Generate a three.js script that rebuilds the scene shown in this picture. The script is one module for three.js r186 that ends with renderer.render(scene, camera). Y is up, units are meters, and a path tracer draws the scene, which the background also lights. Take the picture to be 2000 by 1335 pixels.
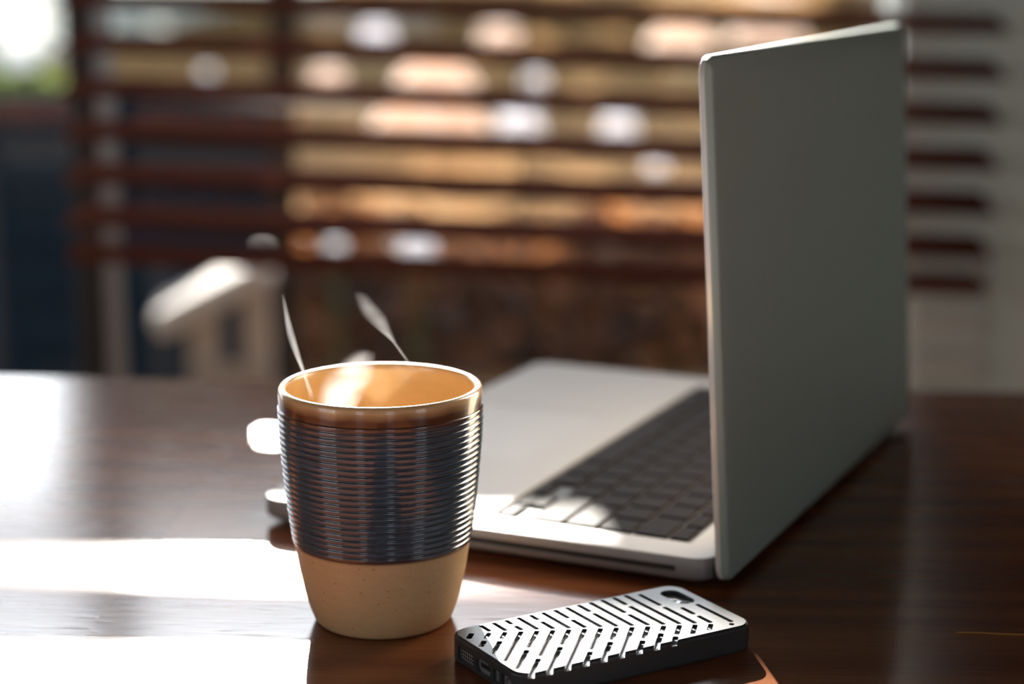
import * as THREE from 'three';
import { RoundedBoxGeometry } from 'three/addons/geometries/RoundedBoxGeometry.js';
import { mergeGeometries, mergeVertices, toCreasedNormals } from 'three/addons/utils/BufferGeometryUtils.js';
import { RectAreaLightUniformsLib } from 'three/addons/lights/RectAreaLightUniformsLib.js';
import { ImprovedNoise } from 'three/addons/math/ImprovedNoise.js';
import { Brush, Evaluator, SUBTRACTION, ADDITION } from 'three-bvh-csg';

// ------------------------------------------------------------------ camera, sky, sun, exposure
const scene = new THREE.Scene();
const D2R = Math.PI / 180;
const camera = new THREE.PerspectiveCamera(20.28, 2000 / 1335, 0.05, 300);
camera.position.set(0, 0.27406, 0);
camera.rotation.x = -12.006 * D2R;
camera.focus = 0.735;
camera.userData.fStop = camera.getFocalLength() / 15.5;

// sun: azimuth measured from straight ahead (negative = left), elevation
const SUN_AZ = -8 * D2R, SUN_EL = 20 * D2R, SUN_POWER = 30;
const sunDir = new THREE.Vector3(Math.sin(SUN_AZ) * Math.cos(SUN_EL), Math.sin(SUN_EL), -Math.cos(SUN_AZ) * Math.cos(SUN_EL));
const SKY = 0.6;
const sun = new THREE.DirectionalLight(new THREE.Color().setRGB(1, 0.94, 0.84), SUN_POWER);
sun.name = 'sun';
sun.position.copy(sunDir).multiplyScalar(30);
sun.castShadow = true;
sun.shadow.mapSize.set(4096, 4096);
Object.assign(sun.shadow.camera, { left: -8, right: 8, top: 8, bottom: -8, near: 1, far: 80 });
scene.add(sun, sun.target);

{ // clear hazy morning sky
  const W = 256, H = 128, data = new Float32Array(W * H * 4);
  for (let r = 0; r < H; r++) for (let c = 0; c < W; c++) {
    const el = ((r + 0.5) / H - 0.5) * Math.PI, az = ((c + 0.5) / W - 0.5) * 2 * Math.PI;
    const d = new THREE.Vector3(Math.cos(az) * Math.cos(el), Math.sin(el), Math.sin(az) * Math.cos(el));
    const k = Math.pow(1 - Math.max(0, Math.sin(el)), 3), c1 = 1 - d.dot(sunDir), glow = Math.exp(-c1 * 4) + 9 * Math.exp(-c1 * 32);
    const o = (r * W + c) * 4;
    data[o] = SKY * (1.7 + 2.0 * k + 1.55 * glow); data[o + 1] = SKY * (2.05 + 1.8 * k + 1.6 * glow); data[o + 2] = SKY * (2.6 + 1.5 * k + 1.65 * glow); data[o + 3] = 1;
  }
  const t = new THREE.DataTexture(data, W, H, THREE.RGBAFormat, THREE.FloatType);
  t.mapping = THREE.EquirectangularReflectionMapping; t.magFilter = THREE.LinearFilter; t.needsUpdate = true;
  scene.background = t;
}
RectAreaLightUniformsLib.init();
const renderer = new THREE.WebGLRenderer({ antialias: true });
renderer.toneMapping = THREE.LinearToneMapping;
renderer.toneMappingExposure = 1.15;
renderer.shadowMap.enabled = true;

// ------------------------------------------------------------------ helpers
let seed = 7;
const rnd = () => { seed = (seed + 0x6d2b79f5) | 0; let t = Math.imul(seed ^ (seed >>> 15), 1 | seed); t = (t + Math.imul(t ^ (t >>> 7), 61 | t)) ^ t; return ((t ^ (t >>> 14)) >>> 0) / 4294967296; };
const rr = (a, b) => a + (b - a) * rnd();
const noise = new ImprovedNoise();
const N = (x, y, z = 0) => noise.noise(x + 100.3, y + 100.7, z + 50.1);
const taken = {};
function numbered(name) { const n = (taken[name] = (taken[name] ?? -1) + 1); return n ? `${name}_${String(n).padStart(3, '0')}` : name; }
function mesh(name, geo, mat, parent = scene) {
  const m = new THREE.Mesh(geo, mat);
  m.name = parent === scene ? numbered(name) : name;
  if (parent !== scene) { let i = 0; while (parent.children.some((c) => c.name === m.name)) m.name = `${name}_${String(++i).padStart(3, '0')}`; }
  m.castShadow = m.receiveShadow = true;
  parent.add(m);
  return m;
}
function thing(name, label, category, pos = [0, 0, 0], turn = 0, group) {
  const o = new THREE.Group();
  o.name = numbered(name); o.position.set(...pos); o.rotation.y = turn;
  o.userData = { label, category }; if (group) o.userData.group = group;
  scene.add(o);
  return o;
}
function tag(o, label, category, group) { Object.assign(o.userData, { label, category }); if (group) o.userData.group = group; return o; }
function structure(o, label) { o.userData.kind = 'structure'; if (label) o.userData.label = label; return o; }
const box = (w, h, d, x = 0, y = 0, z = 0) => new THREE.BoxGeometry(w, h, d).translate(x, y, z);
const rbox = (w, h, d, r, x = 0, y = 0, z = 0, s = 2) => new RoundedBoxGeometry(w, h, d, s, r).translate(x, y, z);
const std = (rgb, roughness = 0.6, more = {}) => new THREE.MeshStandardMaterial({ color: new THREE.Color().setRGB(...rgb), roughness, ...more });
const phys = (rgb, roughness = 0.6, more = {}) => new THREE.MeshPhysicalMaterial({ color: new THREE.Color().setRGB(...rgb), roughness, ...more });
function dataTex(W, H, f, srgb = true, repeat = true) {
  const d = new Uint8Array(W * H * 4);
  for (let y = 0; y < H; y++) for (let x = 0; x < W; x++) {
    const c = f(x / W, y / H), o = (y * W + x) * 4;
    for (let k = 0; k < 3; k++) d[o + k] = Math.max(0, Math.min(255, Math.round(255 * (Array.isArray(c) ? c[k] : c))));
    d[o + 3] = 255;
  }
  const t = new THREE.DataTexture(d, W, H, THREE.RGBAFormat);
  t.magFilter = THREE.LinearFilter; t.minFilter = THREE.LinearFilter;
  t.wrapS = t.wrapT = repeat ? THREE.RepeatWrapping : THREE.ClampToEdgeWrapping;
  if (srgb) t.colorSpace = THREE.SRGBColorSpace;
  t.needsUpdate = true;
  return t;
}
const toS = (l) => (l <= 0.0031308 ? l * 12.92 : 1.055 * Math.pow(l, 1 / 2.4) - 0.055);
const S3 = (r, g, b) => [toS(Math.max(0, r)), toS(Math.max(0, g)), toS(Math.max(0, b))];
// uv in metres from two axes
function planarUV(g, a = 'x', b = 'z', s = 1) {
  const p = g.attributes.position, uv = new Float32Array(p.count * 2), i = { x: 0, y: 1, z: 2 };
  for (let k = 0; k < p.count; k++) { uv[2 * k] = p.array[3 * k + i[a]] * s; uv[2 * k + 1] = p.array[3 * k + i[b]] * s; }
  g.setAttribute('uv', new THREE.BufferAttribute(uv, 2));
  return g;
}
function roundRect(w, d, r, cx = 0, cy = 0, cls = THREE.Shape) {
  const s = new cls(), x0 = cx - w / 2, y0 = cy - d / 2, x1 = cx + w / 2, y1 = cy + d / 2;
  s.moveTo(x0 + r, y0); s.lineTo(x1 - r, y0); s.absarc(x1 - r, y0 + r, r, -Math.PI / 2, 0);
  s.lineTo(x1, y1 - r); s.absarc(x1 - r, y1 - r, r, 0, Math.PI / 2);
  s.lineTo(x0 + r, y1); s.absarc(x0 + r, y1 - r, r, Math.PI / 2, Math.PI);
  s.lineTo(x0, y0 + r); s.absarc(x0 + r, y0 + r, r, Math.PI, Math.PI * 1.5);
  return s;
}
// solid stacked from inset rounded rectangles: rings = [[y, inset], ...]
function stackedSlab(w, d, r, rings, seg = 8) {
  const ring = (y, ins) => {
    const out = [], W = w / 2 - ins, Dd = d / 2 - ins, R = Math.max(r - ins, 0.0008);
    for (const [sx, sz, a0] of [[1, 1, 0], [-1, 1, 90], [-1, -1, 180], [1, -1, 270]]) for (let i = 0; i <= seg; i++) {
      const a = (a0 + (90 * i) / seg) * D2R;
      out.push([sx * (W - R) + Math.cos(a) * R, y, sz * (Dd - R) + Math.sin(a) * R]);
    }
    return out;
  };
  const R = rings.map((q) => ring(...q)), n = R[0].length, pos = R.flat(2), idx = [];
  for (let k = 0; k + 1 < R.length; k++) for (let i = 0; i < n; i++) {
    const a = k * n + i, b = k * n + ((i + 1) % n), c = a + n, e = b + n;
    idx.push(a, c, b, b, c, e);
  }
  const g = new THREE.BufferGeometry();
  g.setAttribute('position', new THREE.Float32BufferAttribute(pos, 3)); g.setIndex(idx);
  const c = toCreasedNormals(g, 40 * D2R), P = [...c.attributes.position.array], Nn = [...c.attributes.normal.array];
  const flat = (q, i, j, k, ny) => { for (const m of [i, j, k]) { P.push(...q[m]); Nn.push(0, ny, 0); } };
  for (let i = 1; i + 1 < n; i++) { flat(R[0], 0, i, i + 1, -1); flat(R[R.length - 1], 0, i + 1, i, 1); }
  const out = new THREE.BufferGeometry();
  out.setAttribute('position', new THREE.Float32BufferAttribute(P, 3)); out.setAttribute('normal', new THREE.Float32BufferAttribute(Nn, 3));
  return planarUV(out);
}
const evaluator = new Evaluator(); evaluator.useGroups = false; evaluator.attributes = ['position', 'normal', 'uv'];
function cut(geo, ...tools) {
  let a = new Brush(geo); a.updateMatrixWorld();
  for (const t of tools) { const b = new Brush(t); b.updateMatrixWorld(); a = evaluator.evaluate(a, b, SUBTRACTION); a.updateMatrixWorld(); }
  return a.geometry;
}
function tube(pts, r, seg = 24, rs = 8) { return new THREE.TubeGeometry(new THREE.CatmullRomCurve3(pts.map((p) => new THREE.Vector3(...p))), seg, r, rs, false); }

// room frame: u to the right along the window wall, v out of the wall towards the room
const YAW = 4 * D2R, CY = Math.cos(YAW), SY = Math.sin(YAW), ROOM_Z = -2.1;
const RP = (u, y, v) => [u * CY - v * SY, y, ROOM_Z + u * SY + v * CY];
const TABLE_H = 0.75;

// world point <-> photograph pixel, used to read sizes off the photograph
const F = 3732, PITCH = 12.006 * D2R;
function toPixel(p) {
  const y = p.y - 0.27406, c = Math.cos(PITCH), s = Math.sin(PITCH);
  const yc = y * c - p.z * s, zc = y * s + p.z * c; // camera looks along -z
  return [1000 + (F * p.x) / -zc, 667.5 - (F * yc) / -zc];
}

// ------------------------------------------------------------------ materials
const woodTex = dataTex(1024, 1024, (u, v) => {
  const x = u * 1.4, z = v * 1.0;
  const warp = 0.02 * N(x * 2.2, z * 6, 3);
  const ring = 0.5 + 0.5 * Math.sin((z + warp) * 90 + 5 * N(x * 1.1, z * 10, 9));
  const fine = N(x * 9, z * 320, 1) * 0.5 + N(x * 22, z * 700, 5) * 0.3;
  const k = 0.72 + 0.3 * ring + 0.42 * fine + 0.3 * N(x * 1.3, z * 5, 20);
  return S3(0.21 * k, 0.072 * k * (0.9 + 0.1 * ring), 0.026 * k);
});
const woodBump = dataTex(1024, 1024, (u, v) => {
  const x = u * 1.4, z = v * 1.0;
  const p = N(x * 16, z * 420, 31), q = N(x * 38, z * 160, 44);
  let h = 0.62 + 0.10 * N(x * 14, z * 60, 2) + 0.10 * N(x * 30, z * 200, 12);
  if (p > 0.34) h -= (p - 0.34) * 1.2;
  if (q > 0.48) h -= (q - 0.48) * 1.0;
  return h;
}, false);
for (const t of [woodTex, woodBump]) t.repeat.set(1 / 0.7, 1 / 0.5);
const tableMat = phys([1, 1, 1], 0.18, { map: woodTex, bumpMap: woodBump, bumpScale: 0.00014, specularIntensity: 0.75 });
const slatTex = dataTex(512, 64, (u, v) => { const k = 1.0 + 0.35 * N(u * 6, v * 30, 4) + 0.25 * N(u * 30, v * 60, 8); return S3(0.125 * k, 0.041 * k, 0.027 * k); });
const slatMat = phys([1, 1, 1], 0.5, { map: slatTex, specularIntensity: 0 });
const frameMat = std([0.018, 0.009, 0.007], 0.5);
const blackFrameMat = std([0.008, 0.008, 0.009], 0.5);
const wallMat = std([0.78, 0.83, 0.75], 0.9);
const boardMat = std([0.7, 0.68, 0.62], 0.8);
const plasterMat = std([0.6, 0.57, 0.5], 0.92);
const ceilingMat = std([0.12, 0.1, 0.08], 0.95);
const panelMat = phys([0.008, 0.005, 0.004], 0.9, { specularIntensity: 0.1 });
const floorMat = std([0.055, 0.03, 0.018], 0.6);
const glassMat = phys([1, 1, 1], 0.0, { transmission: 1, thickness: 0, ior: 1.45 });
const aluTex = dataTex(256, 256, (u, v) => 0.5 + 0.25 * N(u * 60, v * 60, 1) + 0.2 * N(u * 160, v * 160, 2), false);
aluTex.repeat.set(30, 30);
const aluMat = std([0.36, 0.345, 0.34], 0.5, { metalness: 0.3, bumpMap: aluTex, bumpScale: 0.00002 });
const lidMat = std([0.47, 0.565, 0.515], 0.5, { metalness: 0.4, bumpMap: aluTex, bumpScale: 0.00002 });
const blackPlastic = std([0.012, 0.012, 0.014], 0.45);
const keyMat = phys([0.014, 0.012, 0.014], 0.6, { specularIntensity: 0.08 });
const wellMat = std([0.03, 0.03, 0.032], 0.5);
const screenMat = phys([0.008, 0.008, 0.01], 0.35, { specularIntensity: 1, ior: 2.3 });

// ------------------------------------------------------------------ the room
{
  const W0 = -2.6, W1 = 2.2, V1 = 4.6, FL = -TABLE_H, CE = 1.75, T = 0.2;
  const room = (name, geo, mat, label) => { const m = mesh(name, geo, mat); m.position.set(...RP(0, 0, 0)); m.rotation.y = -YAW; structure(m, label); return m; };
  const um = (W0 + W1) / 2, w = W1 - W0;
  room('floor', planarUV(box(w + 2 * T, 0.12, V1 + 0.2, um, FL - 0.06, V1 / 2 + 0.1)), floorMat);
  room('ceiling', box(w + 2 * T, 0.12, V1 + 0.5, um, CE + 0.06, V1 / 2), ceilingMat);
  // window wall, openings cut out: left glazing, main glazing
  const wallWin = mergeGeometries([
    box(W1 + T - 0.42, CE - FL, T, (W1 + T + 0.42) / 2, (CE + FL) / 2, -T / 2),
    box(1.0, CE - FL, T, W0 - T + 0.5, (CE + FL) / 2, -T / 2),
    box(0.42 - (W0 - T + 1.0), CE - 0.9, T, (0.42 + W0 - T + 1.0) / 2, (CE + 0.9) / 2, -T / 2),
  ]);
  room('wall_front', wallWin, wallMat, 'pale grey wall beside the window at the end of the room');
  room('trim_2', box(W1 - 0.46, CE - 0.22, 0.02, (W1 + 0.46) / 2, (CE + 0.22) / 2, 0.01), panelMat, 'dark timber panelling high on the wall beside the window');
  room('wall_outside', mergeGeometries([box(W1 + 0.2 - 0.47, CE - FL, 0.02, (W1 + 0.2 + 0.47) / 2, (CE + FL) / 2, -T - 0.012), box(0.9, CE - FL, 0.02, W0 + 0.25, (CE + FL) / 2, -T - 0.012), box(2.6, CE - 0.91, 0.02, -0.7, (CE + 0.91) / 2, -T - 0.012)]), frameMat, 'dark stained outer face of the window wall');
  // right wall
  const RW = [2.7, 3.5, -0.25, 1.0];
  room('wall_right', mergeGeometries([
    box(T, CE - FL, RW[0], W1 + T / 2, (CE + FL) / 2, RW[0] / 2), box(T, CE - FL, V1 - RW[1], W1 + T / 2, (CE + FL) / 2, (V1 + RW[1]) / 2),
    box(T, RW[2] - FL, RW[1] - RW[0], W1 + T / 2, (RW[2] + FL) / 2, (RW[0] + RW[1]) / 2), box(T, CE - RW[3], RW[1] - RW[0], W1 + T / 2, (CE + RW[3]) / 2, (RW[0] + RW[1]) / 2),
  ]), plasterMat);
  // left wall with a window opening
  const LW = [2.7, 4.2, -0.25, 1.25];
  room('wall_left', mergeGeometries([
    box(T, CE - FL, LW[0], W0 - T / 2, (CE + FL) / 2, LW[0] / 2), box(T, CE - FL, V1 - LW[1], W0 - T / 2, (CE + FL) / 2, (V1 + LW[1]) / 2),
    box(T, LW[2] - FL, LW[1] - LW[0], W0 - T / 2, (LW[2] + FL) / 2, (LW[0] + LW[1]) / 2), box(T, CE - LW[3], LW[1] - LW[0], W0 - T / 2, (CE + LW[3]) / 2, (LW[0] + LW[1]) / 2),
  ]), plasterMat);
  // back wall with two windows
  const xs = [W0 - T, -1.1, -0.6, 0.9, 1.4, W1 + T], y0 = -0.25, y1 = 1.35, g = [];
  for (let i = 0; i < 5; i++) {
    const a = xs[i], b = xs[i + 1];
    if (i % 2 === 0) g.push(box(b - a, CE - FL, T, (a + b) / 2, (CE + FL) / 2, V1 + T / 2));
    else g.push(box(b - a, y0 - FL, T, (a + b) / 2, (y0 + FL) / 2, V1 + T / 2), box(b - a, CE - y1, T, (a + b) / 2, (CE + y1) / 2, V1 + T / 2));
  }
  room('wall_back', mergeGeometries(g), plasterMat);
  const glazing = (name, boxes, mat, panes) => {
    const o = new THREE.Group(); o.name = name; o.position.set(...RP(0, 0, 0)); o.rotation.y = -YAW; structure(o); scene.add(o);
    boxes.forEach(([n, ...b]) => mesh(n, rbox(b[0], b[1], b[2], 0.004, b[3], b[4], b[5], 1), mat, o));
    panes.forEach(([pw, ph, x, y, z, turn]) => { const p = mesh('pane', new THREE.PlaneGeometry(pw, ph), glassMat, o); p.position.set(x, y, z); p.rotation.y = turn || 0; });
    return o;
  };
  // main window behind the blind: jambs, a timber transom panel, a glazing bar over it
  const L0 = -0.467, R0 = 0.44;
  glazing('window_1', [
    ['jamb', 0.05, 1.65, 0.07, R0 + 0.005, 0.075, -0.06],
    ['transom', R0 - L0, 0.045, 0.024, (R0 + L0) / 2, 0.3225, -0.06], ['transom', R0 - L0, 0.02, 0.024, (R0 + L0) / 2, 0.485, -0.06],
    ['glazing_bar', R0 - L0, 0.026, 0.024, (R0 + L0) / 2, 0.5285, -0.06], ['bar_panel', R0 + 0.15, 0.02, 0.02, (R0 - 0.15) / 2, 0.504, -0.06],
    ['head', R0 - L0, 0.06, 0.07, (R0 + L0) / 2, 0.87, -0.06], ['sill', R0 - L0, 0.06, 0.07, (R0 + L0) / 2, FL + 0.03, -0.06],
  ], frameMat, [[R0 - L0 - 0.06, 1.03, (R0 + L0) / 2, -0.215, -0.066], [R0 - L0 - 0.06, 0.31, (R0 + L0) / 2, 0.695, -0.066]]);
  { const fr = phys([0.29, 0.31, 0.34], 1, { transmission: 1, thickness: 0, ior: 1.3 }), w1 = scene.getObjectByName('window_1');
    const hole = -0.3, a = -0.306 - L0, b = R0 + 0.294;
    for (const [n, w, h, x, y] of [['frosted_pane', a, 0.13, L0 + a / 2, 0.41], ['frosted_pane', b, 0.13, R0 - b / 2, 0.41], ['frosted_pane', 0.012, 0.07, hole, 0.38], ['frosted_pane', 0.012, 0.05, hole, 0.45]]) mesh(n, new THREE.PlaneGeometry(w, h), fr, w1).position.set(x, y, -0.058); }
  glazing('window_2', [
    ['mullion', 0.034, 1.65, 0.08, -0.484, 0.075, -0.055], ['jamb', 0.06, 1.65, 0.07, -1.77, 0.075, -0.06],
    ['head', 1.24, 0.06, 0.07, -1.12, 0.87, -0.06], ['sill', 1.24, 0.06, 0.07, -1.12, FL + 0.03, -0.06],
    ['transom', 1.24, 0.02, 0.024, -1.12, 0.485, -0.06], ['transom', 1.24, 0.02, 0.024, -1.12, 0.395, -0.06], ['glazing_bar', 1.24, 0.026, 0.024, -1.12, 0.5285, -0.06],
  ], blackFrameMat, [[1.24, 1.6, -1.12, 0.075, -0.066]]);
  mesh('frosted_pane', new THREE.PlaneGeometry(1.24, 0.075), phys([0.15, 0.16, 0.18], 1, { transmission: 1, thickness: 0, ior: 1.3 }), scene.getObjectByName('window_2')).position.set(-1.12, 0.44, -0.058);
  glazing('window_3', [['frame', 0.03, 1.6, 0.05, -0.85, 0.55, V1 + 0.1], ['sill', 0.5, 0.05, 0.12, -0.85, -0.225, V1 + 0.06]], boardMat, [[0.5, 1.6, -0.85, 0.55, V1 + 0.12]]);
  glazing('window_4', [['frame', 0.03, 1.6, 0.05, 1.15, 0.55, V1 + 0.1], ['sill', 0.5, 0.05, 0.12, 1.15, -0.225, V1 + 0.06]], boardMat, [[0.5, 1.6, 1.15, 0.55, V1 + 0.12]]);
  glazing('window_5', [['frame', 0.05, 1.5, 0.05, W0 - 0.1, 0.5, 3.45], ['sill', 0.12, 0.05, 1.5, W0 - 0.06, -0.225, 3.45]], boardMat, [[1.5, 1.5, W0 - 0.12, 0.5, 3.45, Math.PI / 2]]);
  glazing('window_6', [['frame', 0.05, 1.25, 0.04, W1 + 0.1, 0.375, 3.1], ['sill', 0.12, 0.05, 0.8, W1 + 0.06, -0.225, 3.1]], boardMat, [[0.8, 1.25, W1 + 0.12, 0.375, 3.1, Math.PI / 2]]);
  // pale horizontal boards on the wall beside the window
  const cl = new THREE.Group(); cl.name = 'trim_1'; cl.position.set(...RP(0, 0, 0)); cl.rotation.y = -YAW;
  structure(cl, 'pale horizontal boards on the wall beside the window'); scene.add(cl);
  const bg = rbox(0.085, 0.034, 0.014, 0.005, 0, 0, 0, 2);
  for (let k = 0; k < 14; k++) { const b = mesh('board', bg, boardMat, cl); b.position.set(0.482, -0.098 - 0.0468 * k, 0.007); }
}

// ------------------------------------------------------------------ wooden blind
{
  const o = thing('wooden_blind', 'dark brown wooden slatted blind hanging in front of the window', 'blind', RP(0.02, 0.15, 0.06), -YAW);
  o.rotation.z = -1.45 * D2R;
  const WD = 0.985, PITCHY = 0.0468, TILT = 8.5 * D2R;
  const sg = rbox(WD, 0.005, 0.078, 0.0018, 0, 0, 0, 1); planarUV(sg, 'x', 'z', 2);
  for (let k = -3; k <= 4; k++) {
    const s = mesh('slat', sg, slatMat, o);
    s.position.set(0, -PITCHY * k, 0); s.rotation.x = TILT + rr(-0.012, 0.012); s.rotation.z = rr(-0.0015, 0.0015);
  }
  mesh('bottom_rail', rbox(WD, 0.016, 0.05, 0.004, 0, -PITCHY * 5 + 0.006, 0), slatMat, o);
  mesh('headrail', rbox(WD, 0.035, 0.06, 0.004, 0, 0.178, 0), slatMat, o);
  for (const x of [-0.33, 0, 0.33]) for (const z of [-0.0402, 0.0402]) mesh('cord', new THREE.CylinderGeometry(0.0007, 0.0007, 0.39, 6).translate(x, -0.035, z), frameMat, o);
}

// ------------------------------------------------------------------ table
{
  const u0 = -1.1, u1 = 0.95, v0 = 0.932, v1 = 2.3;
  const t = thing('table', 'dark polished mahogany table carrying the mug, laptop and phone', 'table', RP((u0 + u1) / 2, -TABLE_H, (v0 + v1) / 2), -YAW);
  const W = u1 - u0, Dp = v1 - v0;
  const top = stackedSlab(W, Dp, 0.02, [[TABLE_H - 0.035, 0.004], [TABLE_H - 0.031, 0], [TABLE_H - 0.004, 0], [TABLE_H - 0.001, 0.001], [TABLE_H, 0.004]]);
  mesh('tabletop', top, tableMat, t);
  for (const z of [-1, 1]) mesh('apron', box(W - 0.2, 0.08, 0.02, 0, TABLE_H - 0.075, z * (Dp / 2 - 0.08)), frameMat, t);
  for (const x of [-1, 1]) for (const z of [-1, 1]) mesh('leg', rbox(0.06, TABLE_H - 0.035, 0.06, 0.006, x * (W / 2 - 0.1), (TABLE_H - 0.035) / 2, z * (Dp / 2 - 0.08)), frameMat, t);
}

// ------------------------------------------------------------------ mug
{
  const t = thing('mug', 'cream stoneware mug with a ribbed slate blue glaze band, steaming on the table', 'mug', [-0.0528, 0, -0.7454]);
  // outer radius by height
  const prof = [[0, 0.0268], [0.0012, 0.0279], [0.006, 0.0299], [0.012, 0.0317], [0.0218, 0.0339], [0.0344, 0.0358], [0.0532, 0.0382], [0.0768, 0.0403], [0.09, 0.0408], [0.0983, 0.0409]];
  const R = (h) => { for (let i = 0; i + 1 < prof.length; i++) if (h <= prof[i + 1][0]) { const a = prof[i], b = prof[i + 1]; return a[1] + ((h - a[0]) / (b[0] - a[0])) * (b[1] - a[1]); } return 0.0409; };
  const smoothR = (h) => (R(Math.max(0, h - 0.003)) + R(h) * 2 + R(h + 0.003)) / 4;
  const lathe = (pts, seg = 160) => new THREE.LatheGeometry(pts.map(([r, y]) => new THREE.Vector2(r, y)), seg);
  const H0 = 0.0345, H1 = 0.0905, HT = 0.0983;
  // unglazed lower body
  const low = [[0.0001, 0.0006], [0.02, 0.0006], [0.022, 0], [0.0262, 0.0001], [0.0272, 0.0007]];
  for (let h = 0.0018; h < H0; h += 0.0016) low.push([h < 0.004 ? R(h) : smoothR(h), h]);
  low.push([smoothR(H0), H0]);
  const clayTex = dataTex(512, 256, (u, v) => {
    const n = 1 + 0.05 * N(u * 40, v * 20, 3) + 0.05 * N(u * 140, v * 70, 7);
    const s = N(u * 120, v * 44, 55) > 0.62 ? 0.45 : 1;
    const edge = Math.exp(-Math.pow((1 - v) / 0.035, 2)) * 0.8;
    const k = n * s;
    return S3((0.68 * (1 - edge) + 0.14 * edge) * k, (0.45 * (1 - edge) + 0.05 * edge) * k, (0.235 * (1 - edge) + 0.02 * edge) * k);
  }, true, false);
  clayTex.wrapS = THREE.RepeatWrapping;
  mesh('body', lathe(low), phys([1, 1, 1], 0.55, { map: clayTex, clearcoat: 0.15, clearcoatRoughness: 0.3 }), t);
  // ribbed glaze band
  const rib = [], NR = 23, P = (H1 - H0) / NR;
  for (let i = 0; i < NR; i++) {
    const j = 1 + 0.25 * (rnd() - 0.5);
    for (let k = 0; k < 10; k++) { const f = k / 10, h = H0 + (i + f) * P; rib.push([smoothR(h) + 0.0007 * j * Math.min(1, 1.5 * Math.pow(Math.sin(Math.PI * f), 0.8) - 0.35 * Math.pow(Math.sin(Math.PI * f), 6)) - 0.00005, h]); }
  }
  rib.push([smoothR(H1), H1]);
  const glazeTex = dataTex(512, 512, (u, v) => {
    const f = (v * NR) % 1, groove = Math.pow(Math.abs(2 * f - 1), 3);
    const n = 1 + 0.5 * N(u * 9, v * 50, 1) + 0.35 * N(u * 30, v * 120, 9);
    const edge = Math.min(1, Math.exp(-v / 0.02) + Math.exp(-(1 - v) / 0.045));
    let c = [0.05 * n, 0.085 * n, 0.13 * n];
    const warm = 0.22 * (1 - groove) * Math.max(0, N(u * 14, v * 8, 30) + 0.25);
    c = [c[0] + warm * 0.09, c[1] + warm * 0.06, c[2] + warm * 0.035];
    const g = 1 - 0.45 * groove;
    return S3(c[0] * g * (1 - edge) + 0.12 * edge, c[1] * g * (1 - edge) + 0.042 * edge, c[2] * g * (1 - edge) + 0.015 * edge);
  }, true, false);
  glazeTex.wrapS = THREE.RepeatWrapping;
  const gm = mesh('glaze_band', lathe(rib), phys([1, 1, 1], 0.13, { map: glazeTex, ior: 1.8, clearcoat: 0.6, clearcoatRoughness: 0.05 }), t);
  gm.userData.label = 'ribbed slate blue glaze band';
  // rim and lining in glossy cream
  const rim = [[smoothR(H1), H1], [0.0409, 0.0925], [0.0410, 0.0955], [0.0408, 0.0972], [0.0402, 0.0981], [0.0392, 0.0984], [0.0382, 0.0981], [0.0376, 0.0972], [0.0374, 0.095]];
  for (let h = 0.09; h > 0.01; h -= 0.005) rim.push([smoothR(h) - 0.0036, h]);
  rim.push([0.026, 0.0065], [0.022, 0.0048], [0.015, 0.0044], [0.0001, 0.0044]);
  const rimTex = dataTex(512, 256, (u, v) => {
    const n = 1 + 0.05 * N(u * 30, v * 60, 3) + 0.1 * N(u * 8, v * 12, 7);
    const e = Math.max(0, 1 - v / (0.085 + 0.025 * N(u * 25, 1, 3)));
    const b = Math.min(1, e * 1.7);
    return S3((0.66 * (1 - b) + 0.1 * b) * n, (0.43 * (1 - b) + 0.032 * b) * n, (0.2 * (1 - b) + 0.012 * b) * n);
  }, true, false);
  rimTex.wrapS = THREE.RepeatWrapping;
  mesh('rim_and_lining', lathe(rim), phys([1, 1, 1], 0.3, { map: rimTex, clearcoat: 1, clearcoatRoughness: 0.08 }), t);
}

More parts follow.
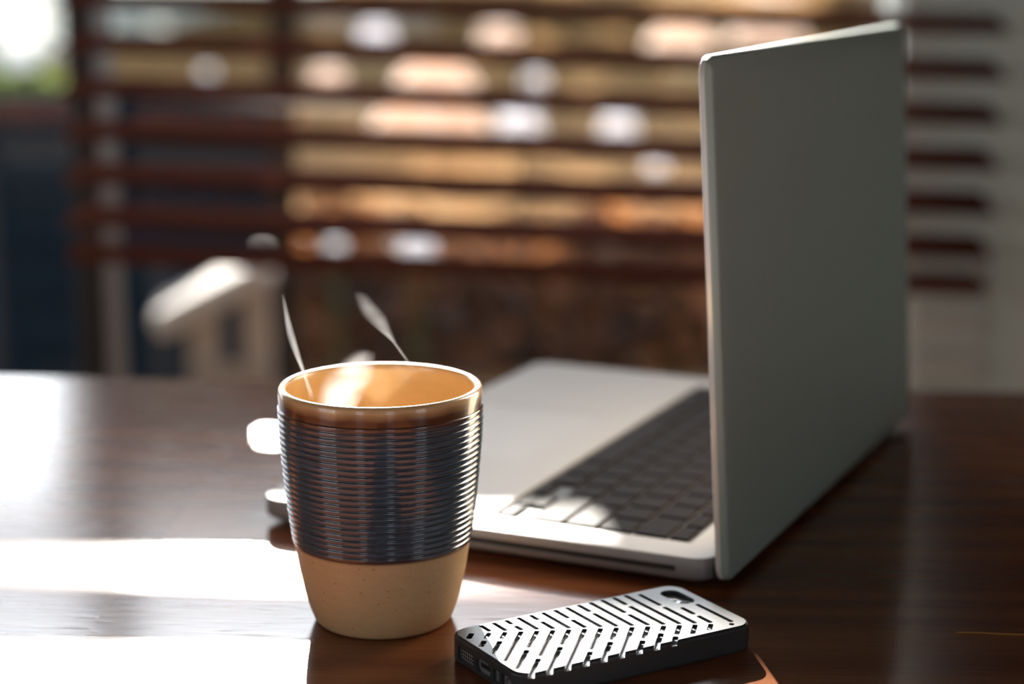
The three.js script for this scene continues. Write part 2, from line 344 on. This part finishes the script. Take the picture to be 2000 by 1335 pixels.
// ------------------------------------------------------------------ laptop: local x = along the hinge away from us (a), local z = away from the user (-b)
const LAP = { x: 0.08482, z: -0.77522, yaw: 0.43694, lid: 1.513, W: 0.325, D: 0.227, H: 0.0138 };
{
  // local axes: X = a = (sin, 0, -cos); Z = -b = (cos, 0, sin)
  const t = thing('laptop', 'silver laptop standing open with its back to us and black keys showing', 'laptop', [LAP.x, 0, LAP.z], Math.PI / 2 - LAP.yaw);
  const { W, D, H } = LAP;
  const place = (g, a, y, b) => g.translate(a, y, -b);
  const slab = place(stackedSlab(W, D, 0.011, [[0.0016, 0.012], [0.0019, 0.007], [0.0028, 0.003], [0.0044, 0.0006], [0.0056, 0], [H - 0.0006, 0], [H - 0.0002, 0.0002], [H, 0.0006]]), W / 2, 0, D / 2);
  const well = planarUV(place(box(W - 0.0405, 0.0024, 0.0985), W / 2, H - 0.0002, 0.0655 + 0.0005));
  const pad = planarUV(place(box(0.105, 0.001, 0.076), W / 2, H, 0.176));
  const slot = planarUV(place(rbox(0.004, 0.0028, 0.136, 0.0013), 0, 0.0082, 0.084));
  const base = cut(slab, well, pad, slot);
  mesh('base', base, aluMat, t);
  mesh('disc_slot', place(rbox(0.001, 0.0026, 0.134, 0.0004), 0.0016, 0.0082, 0.084), std([0.025, 0.02, 0.018], 0.8), t);
  mesh('trackpad', place(rbox(0.1044, 0.0007, 0.0754, 0.0003), W / 2, H - 0.00045, 0.176), std([0.35, 0.335, 0.33], 0.45, { metalness: 0.3 }), t);
  const kb = mesh('keyboard', place(box(W - 0.0407, 0.0003, 0.0983), W / 2, H - 0.00125, 0.066), wellMat, t);
  const U = (W - 0.044) / 14.5, keyGeo = {};
  const key = (a0, wU, b0, b1) => { // a0 in units from our side
    const w = wU * U - 0.0026, d = b1 - b0, id = `${w.toFixed(5)}_${d.toFixed(5)}`;
    const g = (keyGeo[id] ??= rbox(w, 0.0015, d, 0.0006, 0, 0, 0, 2));
    const m = mesh('key', g, keyMat, kb);
    m.position.set(0.022 + a0 * U + (wU * U) / 2, H - 0.0003, -(b0 + b1) / 2);
  };
  const rows = [
    [0.0195, 0.0275, Array(14).fill(14.5 / 14)],
    [0.0297, 0.0445, [1.5, ...Array(13).fill(1)]],
    [0.0466, 0.0613, [...Array(13).fill(1), 1.5]],
    [0.0634, 0.0781, [1.75, ...Array(11).fill(1), 1.75]],
    [0.0802, 0.0949, [2.25, ...Array(10).fill(1), 2.25]],
  ];
  for (const [b0, b1, ws] of rows) { let a = 0; for (const w of ws) { key(a, w, b0, b1); a += w; } }
  { let a = 0; for (const w of [1, 1, 1, 1, 1.25, 5, 1.25, 1, 1, 1]) { if (a < 3) { if (a !== 1) key(a, w, 0.1045, 0.1118); else { key(a, w, 0.097, 0.1042); key(a, w, 0.1045, 0.1118); } } else key(a, w, 0.097, 0.1118); a += w; } }
  for (const [a, b] of [[0.03, 0.02], [W - 0.03, 0.02], [0.03, D - 0.02], [W - 0.03, D - 0.02]]) mesh('foot', place(new THREE.CylinderGeometry(0.006, 0.0055, 0.0018, 20), a, 0.0009, b), blackPlastic, t);
  mesh('hinge', place(new THREE.CylinderGeometry(0.0042, 0.0042, W - 0.012, 20).rotateZ(Math.PI / 2), W / 2, 0.0078, -0.0018), blackPlastic, t);
  // lid
  const lid = new THREE.Group(); lid.name = 'lid'; lid.position.set(0, 0.004, 0.002); t.add(lid);
  lid.rotation.x = Math.PI / 2 - LAP.lid > 0 ? -(Math.PI / 2 - LAP.lid) : 0; // lean towards the user
  const LH = 0.2225, TH = 0.0066;
  // slab lies with its own y as thickness (0 = screen side) then is stood up: slab z -> height
  const shell = stackedSlab(W, LH, 0.0085, [[0.0026, 0.0001], [0.0030, 0], [0.0036, 0.0001], [0.0042, 0.0004], [0.0052, 0.0013], [0.0059, 0.0030], [0.0064, 0.0060], [TH, 0.012]], 10);
  shell.rotateX(Math.PI / 2).translate(W / 2, LH / 2, 0);
  mesh('lid_shell', shell, lidMat, lid);
  const rimG = stackedSlab(W, LH, 0.0085, [[0, 0.0008], [0.0003, 0.0003], [0.0008, 0], [0.0026, 0]], 10).rotateX(Math.PI / 2).translate(W / 2, LH / 2, 0);
  mesh('lid_rim', rimG, std([0.9, 0.91, 0.9], 0.3, { metalness: 0.35 }), lid).userData.label = 'bright polished edge of the lid';
  // the display is on: a warm page glows on it
  const dw = W - 0.03, dh = LH - 0.04, warm = new THREE.Color().setRGB(1, 0.8, 0.55);
  mesh('display', new THREE.PlaneGeometry(dw, dh).rotateY(Math.PI).translate(W / 2, LH / 2 + 0.004, -0.0008), new THREE.MeshStandardMaterial({ color: 0x050505, roughness: 0.3, emissive: warm, emissiveIntensity: 0.7 }), lid);
  const glow = new THREE.RectAreaLight(warm, 4.5, dw, dh); glow.name = 'display_light';
  glow.position.set(W / 2, LH / 2 + 0.004, -0.002); lid.add(glow);
  mesh('screen_glass', rbox(W - 0.006, LH - 0.012, 0.0006, 0.0002, W / 2, LH / 2 + 0.003, -0.0003), screenMat, lid);
}

// ------------------------------------------------------------------ phone in a slotted case
{
  const ang = 30.8 * D2R;
  const t = thing('phone', 'phone lying face down in a dark case cut with chevron slots', 'phone', [-0.02518, 0, -0.70116], ang);
  // local x = along the phone (towards its camera), local z = across, towards us
  const L = 0.108, Wd = 0.0553, H = 0.0108, mm = 0.001;
  const outer = stackedSlab(L, Wd, 0.0078, [[0, 0.0010], [0.0007, 0.0002], [0.0014, 0], [H - 0.0012, 0], [H - 0.0005, 0.0004], [H, 0.0012]]).translate(L / 2, 0, Wd / 2);
  const cavity = stackedSlab(L - 0.0028, Wd - 0.0028, 0.0066, [[-0.002, 0], [H - 0.0014, 0]]).translate(L / 2, 0, Wd / 2);
  // slots
  const slots = [];
  const arm = (x0, z0, x1, z1, w) => {
    const len = Math.hypot(x1 - x0, z1 - z0);
    if (len < w * 1.05) return;
    const s = roundRect(len, w, w * 0.32);
    const g = new THREE.ExtrudeGeometry(s, { depth: 0.004, bevelEnabled: false, curveSegments: 3 }).rotateX(-Math.PI / 2).translate(0, H - 0.0018, 0);
    g.rotateY(-Math.atan2(z1 - z0, x1 - x0)).translate((x0 + x1) / 2, 0, (z0 + z1) / 2);
    slots.push(g);
  };
  const SW = 2.0 * mm, cx = 99 * mm, cz = 14.5 * mm;
  for (let k = 0; k < 16; k++) {
    const u = (k === 15 ? 100.6 : 13.8 + 5.66 * k) * mm, va = 9.4 * mm + (u - 13.5 * mm) * 0.456;
    // straight arm from the far edge to the bend
    let v0 = 1.9 * mm; if (u > 91 * mm) v0 = 25.5 * mm;
    const brk = [null, null, 0.5, null, 0.42, null, 0.52, null, 0.36, null, 0.55, 0.3, null, 0.42, 0.5, null][k];
    if (k === 13) v0 = 4 * mm;
    if (brk && va - v0 > 8 * mm) { const m = v0 + (va - v0) * brk; arm(u, v0, u, m - 1.1 * mm, SW); arm(u, m + 1.1 * mm, u, va, SW); } else arm(u, v0, u, va, SW);
    // slanting arm from the bend to the near edge or the end
    const dx = -0.672, dz = 0.741; let len = (Wd + 0.001 - va) / dz; const lim = (u - 2.6 * mm) / -dx; let open = true; if (lim < len) { len = lim; open = false; }
    if (k >= 13) { len = Math.min(len, (Wd - 3.4 * mm - va) / dz); }
    const P = (s) => [u + dx * s, va + dz * s];
    const b2 = [0.55, 0.4, null, 0.5, 0.62, 0.42, null, 0.66, 0.45, null, 0.56, 0.35, 0.6, null, null, null][k];
    const start = 1.5 * mm;
    if (b2 && len > 9 * mm) { const m = len * b2; arm(...P(start), ...P(m - 1.2 * mm), SW); arm(...P(m + 1.2 * mm), ...P(len), SW * 1.1); } else arm(...P(start), ...P(len), SW);
  }
  arm(2.6 * mm, 12.2 * mm, 6.6 * mm, 7.9 * mm, SW * 1.1);
  const hole = new THREE.ExtrudeGeometry(roundRect(8.6 * mm, 17.5 * mm, 4.2 * mm, cx, -cz), { depth: 0.004, bevelEnabled: false, curveSegments: 10 }).rotateX(-Math.PI / 2).translate(0, H - 0.003, 0);
  // ports in the end wall
  const port = (z0, z1, y0, y1, r) => new THREE.ExtrudeGeometry(roundRect(z1 - z0, y1 - y0, r, (z0 + z1) / 2, (y0 + y1) / 2), { depth: 0.004, bevelEnabled: false, curveSegments: 6 }).rotateY(-Math.PI / 2).translate(0.0025, 0, 0);
  const ports = [port(0.0085, 0.0205, 0.0022, 0.0074, 0.0007), port(0.0222, 0.0332, 0.0020, 0.0076, 0.0027), port(0.0352, 0.0398, 0.0022, 0.0074, 0.0008), port(0.0415, 0.0488, 0.0018, 0.0076, 0.0009)];
  const strip = (g) => { const q = (g.index ? g.toNonIndexed() : g.clone()); for (const n of Object.keys(q.attributes)) if (!['position', 'normal', 'uv'].includes(n)) q.deleteAttribute(n); return q; };
  const geo = cut(outer, cavity, ...slots.map(strip), strip(hole), ...ports.map(strip));
  const c = mesh('case', geo, std([0.05, 0.054, 0.06], 0.33, { metalness: 0.08, bumpMap: aluTex, bumpScale: 0.00003 }), t);
  c.userData.label = 'dark grey slotted case';
  const bodyGeo = stackedSlab(L - 0.003, Wd - 0.003, 0.0064, [[0.0006, 0.0008], [0.0012, 0], [H - 0.0026, 0], [H - 0.0021, 0.0006]]).translate(L / 2, 0, Wd / 2);
  mesh('body', bodyGeo, std([0.62, 0.63, 0.68], 0.3, { metalness: 0.75 }), t);
  // camera window, lens and flash
  const y = H - 0.0021;
  mesh('lens_ring', new THREE.TorusGeometry(0.0026, 0.0005, 10, 40).rotateX(Math.PI / 2).translate(cx + 0.0005, y + 0.0002, cz + 0.0048), std([0.75, 0.75, 0.78], 0.2, { metalness: 0.9 }), t);
  mesh('lens', new THREE.CylinderGeometry(0.0022, 0.0022, 0.0003, 32).translate(cx + 0.0005, y + 0.0002, cz + 0.0048), std([0.03, 0.03, 0.05], 0.1), t);
  mesh('flash', new THREE.CylinderGeometry(0.0012, 0.0012, 0.0003, 24).translate(cx, y + 0.0002, cz - 0.002), std([0.8, 0.78, 0.65], 0.3), t);
  const grille = []; for (let i = 0; i < 7; i++) for (let j = 0; j < 3; j++) grille.push(new THREE.CylinderGeometry(0.0004, 0.0004, 0.0004, 10).rotateZ(Math.PI / 2).translate(0.0015, 0.0033 + 0.0014 * j, 0.0096 + 0.0016 * i));
  mesh('speaker_grille', mergeGeometries(grille), std([0.004, 0.004, 0.005], 0.8), t);
  mesh('connector_port', rbox(0.0008, 0.002, 0.0075, 0.0004, 0.0016, 0.0048, 0.0277), std([0.01, 0.01, 0.011], 0.6), t);
  mesh('headphone_socket', new THREE.TorusGeometry(0.0017, 0.0004, 10, 24).rotateY(Math.PI / 2).translate(0.0014, 0.0047, 0.0451), std([0.1, 0.1, 0.11], 0.4, { metalness: 0.5 }), t);
}

// ------------------------------------------------------------------ small things on the table
{
  const th = mesh('thread', tube([[0.1785, 0.0004, -0.7265], [0.187, 0.0004, -0.7262], [0.196, 0.0004, -0.7248], [0.225, 0.0004, -0.7225]], 0.0003, 40, 6), std([0.5, 0.22, 0.05], 0.5));
  tag(th, 'thin amber thread lying on the bare dark tabletop', 'thread');
}

// ------------------------------------------------------------------ outside
const SUNH = Math.tan(SUN_EL);
const GROUND = -TABLE_H - 0.02;
const inEll = (px, list) => list.some(([x, y, rx, ry]) => ((px[0] - x) / (rx * 1.0)) ** 2 + ((px[1] - y) / (ry * 1.15)) ** 2 < 1);
{
  const gTex = dataTex(512, 512, (u, v) => { const k = 0.8 + 0.35 * N(u * 9, v * 9, 3) + 0.3 * N(u * 50, v * 50, 8); return S3(0.31 * k, 0.18 * k, 0.085 * k); });
  gTex.repeat.set(0.25, 0.25);
  const g = mesh('terrace', planarUV(box(22, 0.1, 50, 7, GROUND - 0.05, -2.35 - 25)), phys([1, 1, 1], 0.9, { map: gTex, specularIntensity: 0 }));
  structure(g, 'sunlit reddish terrace outside the window');
  const y = mesh('yard', planarUV(box(20, 0.1, 50, -14, GROUND - 0.055, -2.35 - 25)), phys([0.5, 0.5, 0.48], 0.9, { specularIntensity: 0 }));
  structure(y, 'pale paved yard outside the window');
}
// leaf geometry
const leafGeo = (() => {
  const g = new THREE.BufferGeometry();
  const p = [[0, 0, 0], [0.3, 0.05, 0.3], [0.34, 0.04, 0.6], [0, 0, 1], [-0.34, 0.04, 0.6], [-0.3, 0.05, 0.3], [0, -0.03, 0.5]];
  g.setAttribute('position', new THREE.Float32BufferAttribute(p.flat(), 3));
  g.setIndex([0, 1, 6, 1, 2, 6, 2, 3, 6, 3, 4, 6, 4, 5, 6, 5, 0, 6]); g.computeVertexNormals();
  return g;
})();
function foliage(parent, name, n, pick, size, mat, tint) {
  const m = new THREE.InstancedMesh(leafGeo, mat, n), q = new THREE.Quaternion(), e = new THREE.Euler(), M = new THREE.Matrix4(), c = new THREE.Color();
  let i = 0, tries = 0;
  while (i < n && tries++ < n * 30) {
    const p = pick(); if (!p) continue;
    const s = size * rr(0.7, 1.3);
    e.set(rr(0, 6.28), rr(0, 6.28), rr(0, 6.28)); q.setFromEuler(e);
    M.compose(p, q, new THREE.Vector3(s, s, s)); m.setMatrixAt(i, M);
    const k = rr(0.6, 1.3); c.setRGB(...tint().map((x) => x * k)); m.setColorAt(i, c); i++;
  }
  m.count = i; m.name = name; m.castShadow = m.receiveShadow = true; m.userData.kind = 'stuff';
  parent.add(m);
  return m;
}
const leafMat = phys([1, 1, 1], 1, { transmission: 0.4, thickness: 0, side: THREE.DoubleSide });
const barkMat = phys([0.02, 0.013, 0.009], 0.9, { specularIntensity: 0.1 });

// flower heads out in the garden: pixel, distance, size, which one
const BLOOMS = [
  [735, 65, 9, 0.075, 'highest of the white ones'], [1015, 240, 7, 0.075, 'brightest of the white ones'], [1045, 155, 8, 0.045, 'above the brightest white one'], [1208, 245, 8, 0.07, 'white one just beside the laptop lid'],
  [815, 480, 4.2, 0.036, 'straight above the mug'], [655, 482, 4.2, 0.02, 'dimmer one above the mug'], [1282, 325, 7, 0.035, 'dim low one near the laptop lid'], [405, 140, 8, 0.03, 'dim one beyond the dark fence'], [40, 118, 6, 0.05, 'over the green shrub'],
  [850, 140, 9, 0.17, 'large one over the middle of the blind', 1], [790, 226, 7.6, 0.12, 'beside another, nearer the tree trunk', 1], [888, 232, 8.8, 0.15, 'beside another, nearer the laptop', 1],
  [1330, 65, 9, 0.14, 'touching the top corner of the laptop lid', 1], [1500, 48, 9, 0.16, 'over the top edge of the laptop lid', 1], [975, 72, 10, 0.1, 'high above the mug', 1], [640, 150, 8.5, 0.07, 'small one beside the tree trunk', 1],
].map(([px, py, dist, r, where, pink]) => {
  const dir = new THREE.Vector3((px - 1000) / F, -(py - 667.5) / F, -1).applyAxisAngle(new THREE.Vector3(1, 0, 0), -PITCH);
  return { p: camera.position.clone().addScaledVector(dir, dist / -dir.z), r, where, pink };
});
const shadesBloom = (q, reach) => BLOOMS.some(({ p, r }) => { const d = q.clone().sub(p), k = d.dot(sunDir); return k > 0 && d.addScaledVector(sunDir, -k).length() < r + reach; });
// bright dapples wanted on the ground (photograph pixels: centre and radii)
const DAPPLE = [
  [45, 40, 75, 58], [650, 60, 30, 16], [970, 72, 36, 16], [1062, 78, 40, 16], [1200, 62, 40, 12], [1320, 62, 60, 20],
  [850, 150, 60, 24], [1310, 160, 50, 16], [1150, 160, 50, 10], [1120, 240, 26, 12], [1335, 240, 30, 16], [1075, 325, 36, 16], [1190, 332, 26, 10], [1345, 325, 32, 18],
  [1020, 402, 46, 16], [1200, 402, 40, 8], [1340, 402, 20, 20], [1020, 484, 50, 16], [440, 308, 12, 8], [1100, 6, 60, 8], [1300, 3, 60, 10],
  [1480, 10, 140, 30], [205, 47, 26, 12], [310, 48, 36, 7], [200, 134, 28, 12], [300, 136, 30, 6], [195, 215, 20, 9], [1600, 40, 70, 20],
];
// sunlight wanted on the blind
const GLARE = [[862, 205, 62, 60], [1500, 40, 170, 55], [1330, 120, 50, 26]];
{
  // vine-covered pergola well out in the yard; its leaves dapple the terrace
  const t = thing('pergola', 'vine covered garden pergola dappling the terrace with shade outside', 'pergola', [0, 0, 0]);
  const Y0 = 1.45;
  for (const z of [-10, -20, -30, -40]) { mesh('beam', box(3 - 0.6 * z, 0.12, 0.08, 0, Y0 - 0.1, z), barkMat, t); }
  for (const k of [-1, 1]) for (const z of [-10, -20, -30, -40]) mesh('post', box(0.12, Y0 - GROUND, 0.12, k * (1.4 - 0.3 * z), (Y0 + GROUND) / 2 - 0.05, z), barkMat, t);
  const shade = (p) => { // where this leaf's shadow lands on the ground
    const k = (p.y - GROUND) / sunDir.y;
    return toPixel(new THREE.Vector3(p.x - sunDir.x * k, GROUND, p.z - sunDir.z * k));
  };
  foliage(t, 'vine_leaves', 70000, () => {
    const z = -9.6 - 38.4 * Math.sqrt(rnd()), hw = 1.5 - 0.3 * z, p = new THREE.Vector3(rr(-hw, hw), Y0 + rr(0, 0.25), z);
    const s = shade(p);
    return inEll(s, DAPPLE) || shadesBloom(p, 0.16) ? null : p;
  }, 0.27, leafMat, () => [0.1, 0.16, 0.03]);
}
{
  // small clipped tree just outside that shades most of the blind
  const t = thing('clipped_tree', 'small broad crowned tree on a thin dark trunk just outside the window', 'tree', [0, 0, 0]);
  const zc = -3.9;
  foliage(t, 'crown_leaves', 8000, () => {
    const p = new THREE.Vector3(rr(-0.92, 0.44), rr(0.48, 1.05), zc + rr(-0.16, 0.16));
    // follow the sunlight from this leaf to the blind
    const k = (p.z + 2.06) / sunDir.z, q = new THREE.Vector3(p.x - sunDir.x * k, p.y - sunDir.y * k, -2.06);
    if (q.y > 0.23) return null;
    return inEll(toPixel(q), GLARE) ? null : p;
  }, 0.05, leafMat, () => [0.08, 0.1, 0.03]);
  mesh('trunk', tube([[-0.46, GROUND, zc], [-0.47, -0.2, zc + 0.01], [-0.45, 0.3, zc], [-0.42, 0.6, zc]], 0.03, 20, 8), barkMat, t);
  mesh('branch', tube([[-0.42, 0.58, zc], [-0.1, 0.66, zc], [0.3, 0.7, zc]], 0.014, 16, 6), barkMat, t);
  mesh('branch', tube([[-0.42, 0.58, zc], [-0.6, 0.68, zc], [-0.85, 0.74, zc]], 0.014, 16, 6), barkMat, t);
}
{
  // dark blue slatted fence on the left
  const z = -4.25, x0 = -2.0, x1 = -0.5, top = -0.077;
  const t = thing('slatted_fence', 'dark blue garden fence of horizontal boards behind the left part of the blind', 'fence', [0, 0, 0]);
  const blue = phys([0.004, 0.012, 0.022], 0.8, { specularIntensity: 0.2 }), bg = rbox(x1 - x0, 0.118, 0.02, 0.004, 0, 0, 0, 1);
  for (let k = 0; k < 6; k++) { const b = mesh('board', bg, blue, t); b.position.set((x0 + x1) / 2, top - 0.05 - 0.113 * k, z); b.rotation.x = -0.1; }
  for (const x of [x0 + 0.05, (x0 + x1) / 2 - 0.1, x1 - 0.05]) mesh('post', box(0.07, top - GROUND - 0.02, 0.06, x, (top + GROUND) / 2, z - 0.045), blue, t);
}
{
  const t = thing('green_shrub', 'green shrub showing over the dark blue fence at the left window', 'shrub', [0, 0, 0]);
  foliage(t, 'leaves', 2200, () => { const a = rr(0, 6.28), r = Math.sqrt(rnd()), p = new THREE.Vector3(-1.66 + 0.34 * r * Math.cos(a), GROUND + 0.65 * rnd() * Math.sqrt(1 - r * r * 0.8), -6.4 + 0.3 * r * Math.sin(a)); return p; }, 0.07, leafMat, () => [0.11, 0.15, 0.03]);
  mesh('stem', tube([[-1.66, GROUND, -6.4], [-1.64, GROUND + 0.4, -6.4]], 0.015, 8, 6), barkMat, t);
}
{
  // brown dry shrub low in the middle
  const t = thing('brown_shrub', 'wide dry brown shrub below the blind outside the window', 'shrub', [0, 0, 0]);
  foliage(t, 'leaves', 5200, () => {
    const x = rr(-0.52, 0.75), h = 0.33 + 0.1 * N(x * 4, 2, 1);
    return new THREE.Vector3(x, GROUND + h * Math.pow(rnd(), 0.7), -4.75 + rr(-0.25, 0.25));
  }, 0.075, leafMat, () => (rnd() < 0.35 ? [0.34, 0.13, 0.04] : [0.13, 0.06, 0.03]));
  for (const x of [-0.3, 0.1, 0.5]) mesh('stem', tube([[x, GROUND, -4.75], [x + 0.05, GROUND + 0.35, -4.75]], 0.012, 8, 6), barkMat, t);
}
{
  // garden stool with a sloping pale seat
  const t = thing('garden_stool', 'pale wooden garden stool with a sloping seat outside the window', 'stool', [-0.545, GROUND, -3.45], 0.1);
  const pale = std([0.26, 0.225, 0.2], 0.8);
  const seat = mesh('seat', rbox(0.235, 0.05, 0.2, 0.018), pale, t); seat.position.set(0, 0.405, 0); seat.rotation.z = 26 * D2R;
  for (const [x, z, h] of [[-0.02, -0.07, 0.37], [-0.02, 0.07, 0.37], [0.075, -0.07, 0.41], [0.075, 0.07, 0.41]]) mesh('leg', rbox(0.05, h, 0.03, 0.006, x, h / 2, z), std([0.2, 0.16, 0.13], 0.8), t);
  mesh('side_panel', rbox(0.12, 0.24, 0.02, 0.005, 0.03, 0.17, 0.09), std([0.16, 0.125, 0.1], 0.8), t);
}
{
  // white blossoms on thin stems among the terrace pots; far out of focus
  const petalMat = phys([0.95, 0.95, 0.98], 1, { transmission: 0.6, thickness: 0, side: THREE.DoubleSide });
  const petal = []; for (let i = 0; i < 14; i++) { const g = new THREE.SphereGeometry(1, 10, 6, 0, 6.283, 0, 1.2).scale(0.55, 0.35, 0.75).translate(0, 0.35, 0.45); g.rotateX((i % 2) * 0.7).rotateY((i * 6.283) / 7); petal.push(g); }
  const head = mergeGeometries(petal).center();
  const pinkMat = phys([0.98, 0.84, 0.73], 1, { transmission: 0.78, thickness: 0, side: THREE.DoubleSide }), stemMat = std([0.06, 0.1, 0.03], 0.8);
  for (const { p, r, where, pink } of BLOOMS) {
    const t = thing(pink ? 'peach_flower' : 'white_flower', `${pink ? 'pale peach' : 'white'} flower outside the window, ${where}`, 'flower', [p.x, GROUND, p.z]);
    const h = mesh('blossom', head, pink ? pinkMat : petalMat, t); h.scale.setScalar(r); h.position.y = p.y - GROUND;
    mesh('stem', new THREE.CylinderGeometry(0.004, 0.005, p.y - GROUND, 6).translate(0, (p.y - GROUND) / 2, 0), stemMat, t);
  }
}

// ------------------------------------------------------------------ steam over the mug
{
  const alpha = dataTex(64, 128, (u, v) => {
    const a = Math.pow(Math.sin(Math.PI * u), 1.5), e = Math.pow(Math.sin(Math.PI * Math.min(1, v)), 0.8);
    return a * e * (0.75 + 0.5 * N(u * 3, v * 6, 2));
  }, false, false);
  const t = thing('steam', 'pale wisps of steam rising out of the mug', 'steam', [-0.0528, 0.09, -0.7454]);
  t.userData.kind = 'stuff';
  const wisp = (pts, widths, opacity, bend) => {
    // closed thin lens-shaped ribbon along a curve
    const cv = new THREE.CatmullRomCurve3(pts.map((p) => new THREE.Vector3(...p))), n = 48, m = 16, pos = [], uv = [], idx = [];
    for (let i = 0; i <= n; i++) {
      const f = i / n, c = cv.getPoint(f), k = f * (widths.length - 1), j = Math.min(widths.length - 2, Math.floor(k)), w = widths[j] + (widths[j + 1] - widths[j]) * (k - j);
      const a = bend * f, sx = Math.cos(a), sz = Math.sin(a);
      for (let q = 0; q <= m; q++) { const th = (q / m) * 2 * Math.PI, x = Math.cos(th) * w, d = Math.sin(th) * w * 0.35; pos.push(c.x + x * sx - d * sz, c.y, c.z + x * sz + d * sx); uv.push(0.5 + 0.5 * Math.cos(th), f); }
    }
    for (let i = 0; i < n; i++) for (let q = 0; q < m; q++) { const a = i * (m + 1) + q, b = a + m + 1; idx.push(a, a + 1, b, a + 1, b + 1, b); }
    const g = new THREE.BufferGeometry(); g.setAttribute('position', new THREE.Float32BufferAttribute(pos, 3)); g.setAttribute('uv', new THREE.Float32BufferAttribute(uv, 2)); g.setIndex(idx); g.computeVertexNormals();
    const mat = phys([0.95, 0.96, 1], 1, { transparent: true, opacity, alphaMap: alpha, transmission: 0.5, thickness: 0, depthWrite: false, side: THREE.DoubleSide });
    mesh('wisp', g, mat, t);
  };
  wisp([[-0.018, -0.012, 0.01], [-0.016, 0.004, 0.008], [-0.012, 0.012, 0.004], [-0.006, 0.022, 0]], [0.004, 0.010, 0.012, 0.006], 0.3, 0.6);
  wisp([[-0.026, 0.004, 0.01], [-0.029, 0.014, 0.01], [-0.034, 0.03, 0.01], [-0.037, 0.047, 0.01]], [0.0015, 0.001, 0.0022, 0.001], 0.1, 0.5);
  wisp([[0.015, 0.012, 0], [0.006, 0.025, 0], [-0.002, 0.036, 0], [-0.008, 0.046, 0]], [0.001, 0.001, 0.006, 0.004], 0.06, 0.5);
}

renderer.render(scene, camera);
